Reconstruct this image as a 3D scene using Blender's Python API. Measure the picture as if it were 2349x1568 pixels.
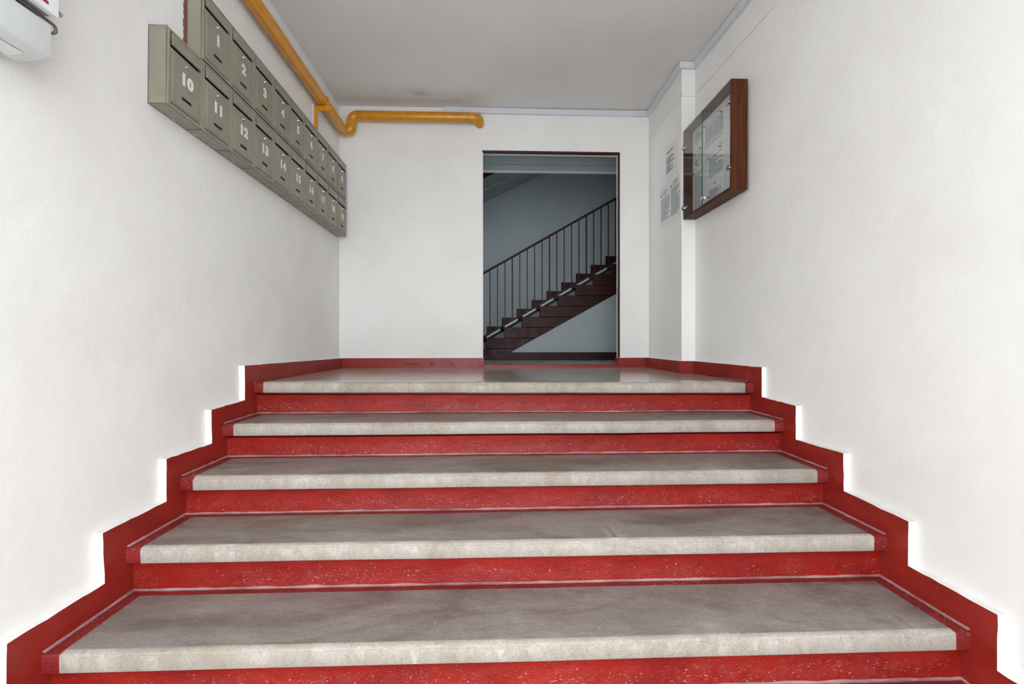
import bpy, bmesh, math, random
from mathutils import Vector, Matrix, noise

for o in list(bpy.data.objects):
    bpy.data.objects.remove(o, do_unlink=True)
S = bpy.context.scene
COL = S.collection

# ------------------------------------------------------------------ camera
FPX, YAW, PITCH, ROLL = 1076.87, 0.03818, -0.0024, -0.00065
CAM = Vector((1.3615, -2.7354, 0.2424))
_f = Vector((math.sin(YAW) * math.cos(PITCH), math.cos(YAW) * math.cos(PITCH), math.sin(PITCH)))
_r = Vector((math.cos(YAW), -math.sin(YAW), 0.0))
_u = _r.cross(_f)
RGT = math.cos(ROLL) * _r + math.sin(ROLL) * _u
UP = -math.sin(ROLL) * _r + math.cos(ROLL) * _u
cd = bpy.data.cameras.new('camera')
cd.sensor_fit = 'HORIZONTAL'; cd.sensor_width = 36.0
cd.lens = FPX / 2349.0 * 36.0
cd.clip_start = 0.01; cd.clip_end = 100
cam = bpy.data.objects.new('camera', cd); COL.objects.link(cam)
cam.matrix_world = Matrix(((RGT.x, UP.x, -_f.x, CAM.x), (RGT.y, UP.y, -_f.y, CAM.y), (RGT.z, UP.z, -_f.z, CAM.z), (0, 0, 0, 1)))
S.camera = cam

def at(u, v, **k):
    """point of the place on the plane x=, y= or z= that is seen at pixel (u, v)"""
    d = RGT * ((u - 1174.5) / FPX) + UP * (-(v - 784) / FPX) + _f
    (a, val), = k.items(); i = 'xyz'.index(a)
    return CAM + d * ((val - CAM[i]) / d[i])

# ------------------------------------------------------------------ world + exposure
w = bpy.data.worlds.new('overcast_sky'); S.world = w; w.use_nodes = True
bg = w.node_tree.nodes['Background']
bg.inputs[0].default_value = (0.915, 0.96, 1.0, 1); bg.inputs[1].default_value = 5.5
S.view_settings.view_transform = 'Standard'; S.view_settings.look = 'None'
S.view_settings.gamma = 1.0; S.view_settings.use_curve_mapping = False
S.view_settings.exposure = 0.07

# ------------------------------------------------------------------ materials
def lin(c):
    return tuple(((x / 255) / 12.92 if x / 255 <= 0.04045 else ((x / 255 + 0.055) / 1.055) ** 2.4) for x in c) + (1,)

class NT:
    def __init__(s, name):
        s.m = bpy.data.materials.new(name); s.m.use_nodes = True
        s.t = s.m.node_tree; s.n = s.t.nodes; s.b = s.n['Principled BSDF']
        s.pos = s.n.new('ShaderNodeNewGeometry').outputs['Position']
    def link(s, a, b): s.t.links.new(a, b)
    def mapping(s, scale, src=None):
        m = s.n.new('ShaderNodeMapping'); m.inputs['Scale'].default_value = scale
        s.link(src or s.pos, m.inputs['Vector']); return m.outputs[0]
    def noise(s, scale, detail=4, rough=0.55, vec=None, dist=0.0):
        t = s.n.new('ShaderNodeTexNoise'); t.inputs['Scale'].default_value = scale
        t.inputs['Detail'].default_value = detail; t.inputs['Roughness'].default_value = rough
        t.inputs['Distortion'].default_value = dist
        s.link(vec or s.pos, t.inputs['Vector']); return t.outputs[0]
    def voro(s, scale, feature='F1', vec=None, out='Distance'):
        t = s.n.new('ShaderNodeTexVoronoi'); t.feature = feature; t.inputs['Scale'].default_value = scale
        s.link(vec or s.pos, t.inputs['Vector']); return t.outputs[out]
    def ramp(s, fac, a, b, c0=(0, 0, 0, 1), c1=(1, 1, 1, 1)):
        r = s.n.new('ShaderNodeValToRGB'); e = r.color_ramp.elements
        e[0].position = a; e[0].color = c0; e[1].position = b; e[1].color = c1
        s.link(fac, r.inputs[0]); return r.outputs[0]
    def mix(s, fac, a, b, mode='MIX'):
        m = s.n.new('ShaderNodeMix'); m.data_type = 'RGBA'; m.blend_type = mode
        for sock, val in ((m.inputs[0], fac), (m.inputs[6], a), (m.inputs[7], b)):
            if hasattr(val, 'links'): s.link(val, sock)
            else: sock.default_value = val
        return m.outputs[2]
    def math(s, op, a, b=0.0):
        m = s.n.new('ShaderNodeMath'); m.operation = op
        for sock, val in ((m.inputs[0], a), (m.inputs[1], b)):
            if hasattr(val, 'links'): s.link(val, sock)
            else: sock.default_value = val
        return m.outputs[0]
    def sep(s):
        x = s.n.new('ShaderNodeSeparateXYZ'); s.link(s.pos, x.inputs[0]); return x.outputs
    def bump(s, h, strength, dist=0.002, prev=None):
        b = s.n.new('ShaderNodeBump'); b.inputs['Strength'].default_value = strength
        b.inputs['Distance'].default_value = dist; s.link(h, b.inputs['Height'])
        if prev: s.link(prev, b.inputs['Normal'])
        s.link(b.outputs[0], s.b.inputs['Normal']); return b.outputs[0]
    def base(s, c):
        if hasattr(c, 'links'): s.link(c, s.b.inputs['Base Color'])
        else: s.b.inputs['Base Color'].default_value = c
    def rough(s, c):
        if hasattr(c, 'links'): s.link(c, s.b.inputs['Roughness'])
        else: s.b.inputs['Roughness'].default_value = c
    def set(s, **k):
        for a, v in k.items(): s.b.inputs[a.replace('_', ' ')].default_value = v

def g(v): return (v, v, v, 1)
MAT = {}
def plain(name, rgb, rough=0.5, metal=0.0, bumpscale=None, bstr=0.2, var=0.06):
    t = NT(name); c = lin(rgb)
    d = tuple(x * (1 - 2.5 * var) for x in c[:3]) + (1,)
    t.base(t.mix(t.ramp(t.noise(9, 5), 0.3, 0.75), c, d))
    t.rough(rough); t.set(Metallic=metal)
    if bumpscale: t.bump(t.noise(bumpscale, 4), bstr, 0.001)
    MAT[name] = t.m; return t.m

def wall_paint(name, rgb, dirt):
    t = NT(name); c = lin(rgb); d = lin(dirt)
    n = t.noise(1.6, 6, 0.6, dist=0.4)
    c1 = t.mix(t.ramp(n, 0.42, 0.72), c, d)
    scuff = t.ramp(t.noise(14, 5, 0.7, vec=t.mapping((1.0, 1.0, 0.25))), 0.70, 0.78)
    c2 = t.mix(t.math('MULTIPLY', scuff, 0.25), c1, lin([max(0, x - 28) for x in rgb]))
    t.base(c2); t.rough(0.62); t.set(Specular_IOR_Level=0.3)
    b1 = t.bump(t.noise(7, 4, 0.6), 0.35, 0.012)
    t.bump(t.noise(150, 5, 0.6), 0.16, 0.002, b1)
    MAT[name] = t.m; return t.m

wall_paint('wall_white', (237, 235, 232), (230, 227, 223))
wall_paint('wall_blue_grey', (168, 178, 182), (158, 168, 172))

def ceiling_mat():
    t = NT('ceiling_paint'); x, y, z = t.sep()
    c = t.mix(t.ramp(t.noise(1.3, 5, 0.6), 0.35, 0.75), lin((230, 227, 225)), lin((222, 218, 215)))
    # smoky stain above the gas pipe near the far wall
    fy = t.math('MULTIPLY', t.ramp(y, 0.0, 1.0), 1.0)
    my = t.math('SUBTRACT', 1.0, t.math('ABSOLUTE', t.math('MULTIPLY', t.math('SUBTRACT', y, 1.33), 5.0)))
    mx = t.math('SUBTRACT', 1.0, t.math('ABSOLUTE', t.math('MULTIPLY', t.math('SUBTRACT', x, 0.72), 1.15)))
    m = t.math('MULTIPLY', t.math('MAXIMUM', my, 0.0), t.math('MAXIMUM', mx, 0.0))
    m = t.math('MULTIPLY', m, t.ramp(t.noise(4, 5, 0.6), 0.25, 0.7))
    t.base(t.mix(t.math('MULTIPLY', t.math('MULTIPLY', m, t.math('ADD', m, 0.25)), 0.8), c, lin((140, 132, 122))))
    t.rough(0.8); t.set(Specular_IOR_Level=0.2)
    b1 = t.bump(t.noise(5, 4), 0.3, 0.015); t.bump(t.noise(130, 4), 0.12, 0.002, b1)
    MAT['ceiling'] = t.m
ceiling_mat()

def red_mat(name, rgb, dark, wear, rough=0.30, bstr=0.3, spec=0.4, band=False):
    t = NT(name)
    c = t.mix(t.ramp(t.noise(5, 6, 0.65, vec=t.mapping((0.7, 1, 1.8))), 0.35, 0.68), lin(rgb), lin(dark))
    # specks and scuffs where the paint is rubbed
    vec = t.mapping((0.62, 0.9, 1.25))
    sp = t.ramp(t.noise(165, 3, 0.55, vec=vec, dist=0.5), 0.635, 0.69)
    sc = t.ramp(t.noise(42, 4, 0.6, vec=t.mapping((0.55, 1, 1.3)), dist=1.2), 0.69, 0.74)
    zone = t.ramp(t.noise(8, 4, 0.6, vec=t.mapping((0.6, 1, 1.2))), 0.42, 0.60)
    if band:      # kicked lower two thirds of the riser, v = 0 at the top and 1 at the foot
        uv = t.n.new('ShaderNodeTexCoord').outputs['UV']
        sx = t.n.new('ShaderNodeSeparateXYZ'); t.link(uv, sx.inputs[0]); v = sx.outputs[1]
        kick = t.math('MULTIPLY', t.ramp(v, 0.16, 0.50), t.ramp(v, 0.86, 0.97, g(1), g(0.35)))
        kick = t.math('ADD', t.math('MULTIPLY', kick, 0.9), 0.12)
        zone = t.math('MULTIPLY', kick, t.ramp(t.noise(5, 4, 0.6, vec=t.mapping((1, 1, 0.6))), 0.30, 0.55))
        c = t.mix(t.math('MULTIPLY', t.math('MULTIPLY', zone, t.ramp(t.noise(30, 5, 0.7), 0.4, 0.7)), 0.40), c, lin((140, 72, 68)))
    m = t.math('MULTIPLY', t.math('MULTIPLY', t.math('MAXIMUM', sp, t.math('MULTIPLY', sc, 0.6)), zone), wear)
    c = t.mix(m, c, lin((200, 172, 166)))
    t.base(c)
    t.rough(t.ramp(t.noise(18, 4), 0.3, 0.8, g(rough * 0.8), g(rough * 1.3)))
    t.set(Specular_IOR_Level=spec)
    b1 = t.bump(t.noise(26, 5, 0.6, vec=t.mapping((0.6, 1, 1))), bstr, 0.004)
    t.bump(t.math('ADD', t.math('MULTIPLY', t.noise(120, 3, 0.55, vec=vec, dist=0.5), 1.0), t.math('MULTIPLY', sp, 0.4)), bstr * (0.4 + wear), 0.003, b1)
    MAT[name] = t.m
red_mat('red_riser', (150, 31, 23), (122, 20, 15), 0.85, 0.36, 0.5, 0.25, band=True)
red_mat('red_skirting', (148, 40, 31), (128, 29, 23), 0.15, 0.34, 0.2)
red_mat('red_border', (138, 44, 42), (116, 33, 32), 0.9, 0.45, 0.3)
red_mat('dark_red', (58, 15, 13), (36, 8, 8), 0.1, 0.45, 0.15, 0.22)
red_mat('dusty_joint', (176, 150, 150), (128, 74, 76), 1.0, 0.7, 0.5)

def terrazzo(name, a, b, dark, rough, dirt=0.6, stretch=(0.5, 1.2, 1), bstr=0.4):
    t = NT(name)
    c = t.mix(t.ramp(t.noise(4.5, 6, 0.65, vec=t.mapping(stretch), dist=0.6), 0.35, 0.68), lin(a), lin(b))
    d = t.ramp(t.noise(2.6, 8, 0.72, vec=t.mapping(stretch), dist=1.0), 0.47, 0.66)
    c = t.mix(t.math('MULTIPLY', d, dirt), c, lin(dark))
    fine = t.ramp(t.noise(34, 6, 0.7, vec=t.mapping(stretch), dist=0.8), 0.35, 0.65)
    c = t.mix(t.math('MULTIPLY', fine, 0.35), c, lin(dark))
    grain = t.noise(200, 4, 0.75)
    c = t.mix(0.5, c, t.ramp(grain, 0.3, 0.7, g(0.28), g(0.80)), 'OVERLAY')
    chips = t.ramp(t.voro(190, 'F1', out='Color'), 0.90, 0.97)
    c = t.mix(t.math('MULTIPLY', chips, 0.28), c, lin((225, 222, 216)))
    spots = t.ramp(t.noise(95, 2, 0.5), 0.72, 0.77)
    c = t.mix(t.math('MULTIPLY', spots, 0.55), c, lin([x * 0.6 for x in dark]))
    t.base(c)
    t.rough(t.ramp(t.noise(5, 5, 0.6), 0.3, 0.75, g(rough * 0.8), g(min(1, rough * 1.3))))
    t.bump(t.noise(110, 6, 0.7), bstr, 0.003)
    MAT[name] = t.m
terrazzo('tread_top', (148, 139, 133), (126, 116, 110), (86, 76, 70), 0.45, 0.75)
terrazzo('tread_nosing', (178, 172, 163), (163, 154, 143), (136, 122, 108), 0.65, 0.55, (1.1, 1, 0.6))
terrazzo('landing_top', (178, 169, 158), (160, 150, 139), (120, 110, 100), 0.13, 0.55, bstr=0.06)
terrazzo('hall_floor', (150, 150, 146), (132, 132, 128), (105, 104, 100), 0.30, 0.5)
terrazzo('vestibule_floor', (165, 160, 154), (150, 144, 138), (120, 112, 106), 0.45)

def wood_mat():
    t = NT('walnut_veneer')
    v = t.mapping((60, 60, 4.0))
    n = t.noise(1.0, 6, 0.6, vec=v, dist=0.3)
    c = t.mix(t.ramp(n, 0.35, 0.65), lin((92, 45, 21)), lin((62, 28, 13)))
    t.base(c); t.rough(0.5); t.set(Specular_IOR_Level=0.22); t.bump(n, 0.08, 0.001); MAT['walnut'] = t.m
wood_mat()

def yellow_mat():
    t = NT('yellow_enamel')
    c = t.mix(t.ramp(t.noise(9, 5), 0.35, 0.75), lin((212, 144, 12)), lin((190, 122, 8)))
    t.base(c); t.rough(0.2); t.set(Coat_Weight=0.2, Coat_Roughness=0.08); t.bump(t.noise(40, 4), 0.1, 0.002); MAT['yellow'] = t.m
yellow_mat()

def mailbox_mat():
    t = NT('grey_green_enamel')
    c = t.mix(t.ramp(t.noise(12, 5), 0.3, 0.75), lin((147, 143, 128)), lin((133, 128, 114)))
    t.base(c); t.rough(0.38); t.bump(t.noise(60, 3), 0.05, 0.001); MAT['mailbox'] = t.m
mailbox_mat()
plain('black_void', (14, 14, 14), 0.8)
plain('white_vinyl', (236, 234, 228), 0.5)
plain('chrome', (210, 212, 214), 0.16, 1.0, var=0.02)
plain('steel_dark', (90, 90, 92), 0.3, 1.0)
plain('trunking', (214, 216, 222), 0.4, var=0.02)
plain('white_plastic', (222, 226, 225), 0.35, var=0.02)
plain('grey_plastic', (150, 155, 158), 0.4, var=0.03)
plain('cable_brown', (92, 82, 76), 0.4)
plain('magenta_print', (176, 32, 74), 0.5)
plain('paper', (236, 237, 235), 0.7, var=0.02)
plain('paper_grey', (226, 226, 225), 0.45, var=0.02)
plain('board_white', (230, 232, 230), 0.55, var=0.02)
plain('ink', (84, 86, 90), 0.7)
plain('ink_light', (128, 131, 136), 0.7)
plain('ink_black', (38, 40, 44), 0.6)
plain('pin_red', (190, 38, 40), 0.3)
plain('pin_yellow', (196, 190, 40), 0.3)
plain('pin_blue', (52, 62, 150), 0.3)
plain('pin_orange', (210, 150, 60), 0.3)
plain('pale_steel', (150, 172, 172), 0.35, var=0.08)
plain('grey_plate', (96, 92, 88), 0.55)
plain('rust_glue', (120, 76, 58), 0.9, bumpscale=200, bstr=0.8, var=0.2)
plain('dark_frame', (52, 16, 16), 0.4)
plain('dark_soffit', (70, 72, 72), 0.8)
plain('bounce_pavement', (206, 206, 205), 0.9)  # light concrete tone, raised so the ground bounces more daylight indoors
plain('graphite', (58, 60, 60), 0.7)

def glass_mat():
    m = bpy.data.materials.new('clear_glass'); m.use_nodes = True; t = m.node_tree
    for n in list(t.nodes): t.nodes.remove(n)
    out = t.nodes.new('ShaderNodeOutputMaterial'); mx = t.nodes.new('ShaderNodeMixShader')
    tr = t.nodes.new('ShaderNodeBsdfTransparent'); tr.inputs[0].default_value = (0.975, 0.985, 0.98, 1)
    gl = t.nodes.new('ShaderNodeBsdfGlossy'); gl.inputs['Roughness'].default_value = 0.02
    lw = t.nodes.new('ShaderNodeLayerWeight'); lw.inputs[0].default_value = 0.5
    pw = t.nodes.new('ShaderNodeMath'); pw.operation = 'POWER'; pw.inputs[1].default_value = 4.0
    fr = t.nodes.new('ShaderNodeMath'); fr.operation = 'MULTIPLY_ADD'; fr.inputs[1].default_value = 0.8; fr.inputs[2].default_value = 0.03
    t.links.new(lw.outputs['Facing'], pw.inputs[0]); t.links.new(pw.outputs[0], fr.inputs[0])
    t.links.new(fr.outputs[0], mx.inputs[0]); t.links.new(tr.outputs[0], mx.inputs[1])
    t.links.new(gl.outputs[0], mx.inputs[2]); t.links.new(mx.outputs[0], out.inputs[0])
    MAT['glass'] = m
    t2 = plain('glass_edge', (46, 92, 80), 0.15)
glass_mat()

# ------------------------------------------------------------------ mesh helpers
ORG = {}
def tag(o, label=None, cat=None, group=None, kind=None):
    if label: o['label'] = label
    if cat: o['category'] = cat
    if group: o['group'] = group
    if kind: o['kind'] = kind
    return o
def empty(name, loc, label=None, cat=None, group=None, kind=None):
    o = bpy.data.objects.new(name, None); COL.objects.link(o); o.location = loc
    o.empty_display_size = 0.05
    ORG[o] = Vector(loc)
    return tag(o, label, cat, group, kind)
class MB:
    def __init__(s): s.v = []; s.f = []; s.mi = []
    def add(s, vs, fs, mi=0):
        b = len(s.v); s.v += [Vector(p) for p in vs]
        for f in fs: s.f.append([i + b for i in f]); s.mi.append(mi)
        return s
    def box(s, x0, x1, y0, y1, z0, z1, mi=0):
        return s.add([(x0,y0,z0),(x1,y0,z0),(x1,y1,z0),(x0,y1,z0),(x0,y0,z1),(x1,y0,z1),(x1,y1,z1),(x0,y1,z1)],
                     [(0,3,2,1),(4,5,6,7),(0,1,5,4),(1,2,6,5),(2,3,7,6),(3,0,4,7)], mi)
    def prism(s, pts0, pts1, mi=0, side=None):
        n = len(pts0); b = len(s.v); s.v += [Vector(p) for p in pts0] + [Vector(p) for p in pts1]
        s.f.append([b + i for i in range(n)][::-1]); s.mi.append(mi)
        s.f.append([b + n + i for i in range(n)]); s.mi.append(mi)
        for i in range(n):
            j = (i + 1) % n
            s.f.append([b + i, b + j, b + n + j, b + n + i]); s.mi.append(mi if side is None else side)
        return s
    def cyl(s, p0, p1, r0, r1=None, n=16, mi=0):
        r1 = r0 if r1 is None else r1
        p0, p1 = Vector(p0), Vector(p1); d = (p1 - p0).normalized()
        a = d.orthogonal().normalized(); b = d.cross(a)
        A = [p0 + (a * math.cos(t) + b * math.sin(t)) * r0 for t in [2 * math.pi * i / n for i in range(n)]]
        B = [p1 + (a * math.cos(t) + b * math.sin(t)) * r1 for t in [2 * math.pi * i / n for i in range(n)]]
        return s.prism(A, B, mi)
    def tube(s, pts, r, n=20, mi=0):
        pts = [Vector(p) for p in pts]; rings = []
        t = (pts[1] - pts[0]).normalized(); a = t.orthogonal().normalized()
        for i, p in enumerate(pts):
            t = ((pts[min(i + 1, len(pts) - 1)] - pts[max(i - 1, 0)])).normalized()
            a = (a - t * a.dot(t)).normalized(); b = t.cross(a)
            rr = r[i] if isinstance(r, (list, tuple)) else r
            rings.append([p + (a * math.cos(2 * math.pi * k / n) + b * math.sin(2 * math.pi * k / n)) * rr for k in range(n)])
        b0 = len(s.v)
        for R_ in rings: s.v += R_
        for i in range(len(rings) - 1):
            for k in range(n):
                k2 = (k + 1) % n
                s.f.append([b0 + i*n + k, b0 + i*n + k2, b0 + (i+1)*n + k2, b0 + (i+1)*n + k]); s.mi.append(mi)
        s.f.append([b0 + k for k in range(n)][::-1]); s.mi.append(mi)
        s.f.append([b0 + (len(rings)-1)*n + k for k in range(n)]); s.mi.append(mi)
        return s
    def build(s, name, mats, parent=None, bevel=0, smooth=None, org=None, seg=2):
        if isinstance(mats, str): mats = [mats]
        o0 = ORG[parent] if parent is not None else (Vector(org) if org is not None else Vector((0, 0, 0)))
        me = bpy.data.meshes.new(name)
        me.from_pydata([tuple(p - o0) for p in s.v], [], s.f)
        for m in mats: me.materials.append(MAT[m])
        me.polygons.foreach_set('material_index', s.mi)
        bm = bmesh.new(); bm.from_mesh(me)
        bmesh.ops.recalc_face_normals(bm, faces=bm.faces)
        if bevel:
            ed = [e for e in bm.edges if len(e.link_faces) == 2 and e.calc_face_angle(0) > 0.6]
            bmesh.ops.bevel(bm, geom=ed, offset=bevel, segments=seg, profile=0.5, affect='EDGES', clamp_overlap=True)
        bm.to_mesh(me); bm.free()
        if smooth is not None:
            me.polygons.foreach_set('use_smooth', [True] * len(me.polygons))
            me.set_sharp_from_angle(angle=math.radians(smooth))
        me.update()
        o = bpy.data.objects.new(name, me); COL.objects.link(o)
        if parent is not None: o.parent = parent
        else: o.location = o0
        ORG[o] = o0
        return o
def child_fix(o):
    """a sub-part built under a mesh part shares its parent's origin"""
    return o
def fillet(pts, rad, n=8):
    pts = [Vector(p) for p in pts]; out = [pts[0]]
    for i in range(1, len(pts) - 1):
        a, b, c = pts[i-1], pts[i], pts[i+1]
        r = min(rad, 0.49 * (a - b).length, 0.49 * (c - b).length)
        p, q = b + (a - b).normalized() * r, b + (c - b).normalized() * r
        for k in range(n + 1):
            t = k / n; out.append(p * (1-t)**2 + b * 2*t*(1-t) + q * t*t)
    out.append(pts[-1]); return out
def text_mesh(body, size, bold=0.0, extr=0.0006):
    cu = bpy.data.curves.new('txt', 'FONT'); cu.body = body; cu.size = size; cu.align_x = 'CENTER'; cu.align_y = 'CENTER'
    cu.extrude = extr; cu.offset = bold; cu.resolution_u = 4; cu.space_character = 1.12 if len(body) > 1 else 1.0
    ob = bpy.data.objects.new('txt', cu); COL.objects.link(ob)
    dg = bpy.context.evaluated_depsgraph_get()
    me = bpy.data.meshes.new_from_object(ob.evaluated_get(dg))
    bpy.data.objects.remove(ob, do_unlink=True); bpy.data.curves.remove(cu)
    return me
rnd = random.Random(7)

# ------------------------------------------------------------------ dimensions of the place
W = 2.90                       # between the skirtings of the entrance stair
XL = -0.03                     # left wall
YB = 1.5495                    # far wall
XR2 = 2.79                     # the jutting far piece of the right wall
YJ = 0.79                      # where it ends
ZC = 2.357                     # ceiling
ZV = -1.22                     # vestibule floor
YF = -3.05                     # entrance wall
DX0, DX1, DZ = 1.2555, 2.5165, 1.9715   # doorway
def xr(y):                     # right wall runs in slightly towards the far end
    return 2.93 - 0.036 * max(0.0, (y + 0.3) / 1.1) ** 1.4
HZ = 0.026                     # stair hall floor
YH0, YS, YH1 = 1.66, 2.60, 3.70

# ------------------------------------------------------------------ structure: walls, ceiling, floors
def wall(name, mb, m='wall_white'): return tag(mb.build(name, m), kind='structure')
wall('wall_left', MB().box(XL - 0.15, XL, YF - 0.2, YB + 0.02, ZV - 0.2, ZC + 0.02))
ys = [YF - 0.2, -2, -1, -0.3, -0.1, 0.1, 0.3, 0.5, 0.65, YJ]
mb = MB()
A = [(xr(y), y, ZV - 0.2) for y in ys] + [(3.2, YJ, ZV - 0.2), (3.2, YF - 0.2, ZV - 0.2)]
mb.prism(A, [(p[0], p[1], ZC + 0.02) for p in A])
wr = wall('wall_right', mb)
tag(MB().box(XR2, 3.2, YJ, YB + 0.02, -0.2, ZC + 0.02).build('wall_right_pier', 'wall_white', bevel=0.006), kind='structure')
mb = MB()
mb.box(XL - 0.1, DX0, YB, YB + 0.105, -0.2, ZC + 0.02).box(DX1, 3.2, YB, YB + 0.105, -0.2, ZC + 0.02).box(DX0, DX1, YB, YB + 0.105, DZ, ZC + 0.02)
wall('wall_back', mb)
wall('ceiling', MB().box(XL - 0.1, 3.2, YF - 0.2, YB + 0.05, ZC, ZC + 0.15), 'ceiling')
# entrance wall behind the viewer: a wide open doorway with daylight
mb = MB()
mb.box(XL - 0.1, 0.04, YF - 0.2, YF, ZV - 0.2, ZC).box(2.48, 3.2, YF - 0.2, YF, ZV - 0.2, ZC).box(0.04, 2.48, YF - 0.2, YF, 2.25, ZC)
wall('wall_front', mb)
wall('floor_vestibule', MB().box(XL - 0.1, 3.2, YF - 0.2, -1.9, ZV - 0.12, ZV), 'vestibule_floor')
wall('floor_pavement', MB().box(-12, 15, -24, YF - 0.2, ZV - 0.3, ZV - 0.05), 'bounce_pavement')  # unseen ground outside, coloured pale to throw daylight up into the hall

# landing with its own nosing
SLAB, SETB, BRD = 0.062, 0.034, 0.052
NOS = [((-0.020, 0.010), (-0.010, -0.006)), ((-0.326, -0.174), (-0.302, -0.179)), ((-0.644, -0.347), (-0.631, -0.352)),
       ((-0.947, -0.522), (-0.955, -0.521)), ((-1.274, -0.699), (-1.281, -0.696)), ((-1.594, -0.873), (-1.598, -0.872)),
       ((-1.914, -1.047), (-1.914, -1.047))]
def nos(k, s):
    (yl, zl), (yr_, zr) = NOS[k]
    wob = 0.0025 * noise.noise(Vector((s * 5 + k * 9.1, 2.2, k))) * math.sin(math.pi * s)
    return yl + (yr_ - yl) * s, zl + (zr - zl) * s + wob
def slab(k, back, name, mats, parent=None, taper=None, nx=150):
    """tread or landing slab: the section is swept along the nosing; paint border, top and face are separate faces"""
    nx = 260
    xs = [0.0, BRD] + [BRD + (W - 2 * BRD) * i / nx for i in range(1, nx)] + [W - BRD, W]
    mb = MB(); rings = []
    for i, x in enumerate(xs):
        s = x / W; y, z = nos(k, s); yb, zb = back(s)
        chip = 0.0
        n = noise.noise(Vector((x * 9, k * 3.7, 0.3)))
        if n > 0.28: chip = (n - 0.28) * 0.03
        n2 = noise.noise(Vector((x * 45, k * 1.7, 5.3)))
        if n2 > 0.3: chip += (n2 - 0.3) * 0.008
        w1 = 0.0012 * noise.noise(Vector((x * 30, k, 1.0)))
        bstrip = 0.043 + 0.003 * noise.noise(Vector((x * 14, k * 5.0, 4.0)))
        prof = [(yb, zb), (yb - bstrip if taper is None else yb - 0.01, zb), (y + 0.16, z + (zb - z) * 0.3), (y + 0.022, z - 0.0005), (y + 0.004 + chip, z - 0.003 - chip * 0.3),
                (y + w1, z - 0.009 - chip), (y + w1 + 0.0018, z - 0.0105 - chip), (y + w1, z - 0.0120 - chip), (y + w1 * 1.6, z - SLAB + 0.005), (y + 0.005, z - SLAB), (y + 0.09, z - SLAB)]
        ring = []
        for j, (py, pz) in enumerate(prof):
            px = x
            if i in (1, len(xs) - 2):
                wb = BRD
                if taper is not None and j <= 2: wb = BRD * max(0.1, 1 - (py - y) / taper)
                wb += 0.0015 * noise.noise(Vector((py * 25, pz * 25, k + i)))
                px = wb if i == 1 else W - wb
            if i in (0, len(xs) - 1): pass
            ring.append((px, py, pz))
        rings.append(ring)
    m = len(rings[0])
    for i in range(len(rings) - 1):
        for j in range(m - 1):
            edge = i == 0 or i == len(rings) - 2
            mi = 2 if edge else (0 if j in (1, 2) else (1 if j in (3, 4, 5, 6, 7, 8, 9) else (2 if taper is None else 0)))
            if j >= 9: mi = 2
            mb.add([rings[i][j], rings[i+1][j], rings[i+1][j+1], rings[i][j+1]], [(0, 1, 2, 3)], mi)
    for ring in (rings[0], rings[-1]):
        mb.add(ring, [tuple(range(m))], 2)
    o = mb.build(name, mats, parent)
    bm = bmesh.new(); bm.from_mesh(o.data); bmesh.ops.remove_doubles(bm, verts=bm.verts, dist=1e-5)
    bmesh.ops.recalc_face_normals(bm, faces=bm.faces); bm.to_mesh(o.data); bm.free()
    o.data.polygons.foreach_set('use_smooth', [True] * len(o.data.polygons)); o.data.set_sharp_from_angle(angle=math.radians(50))
    return o
fl = tag(slab(0, lambda s: (YB + 0.003, 0.0), 'floor', ['landing_top', 'tread_nosing', 'red_border'], taper=0.45), kind='structure')

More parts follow.
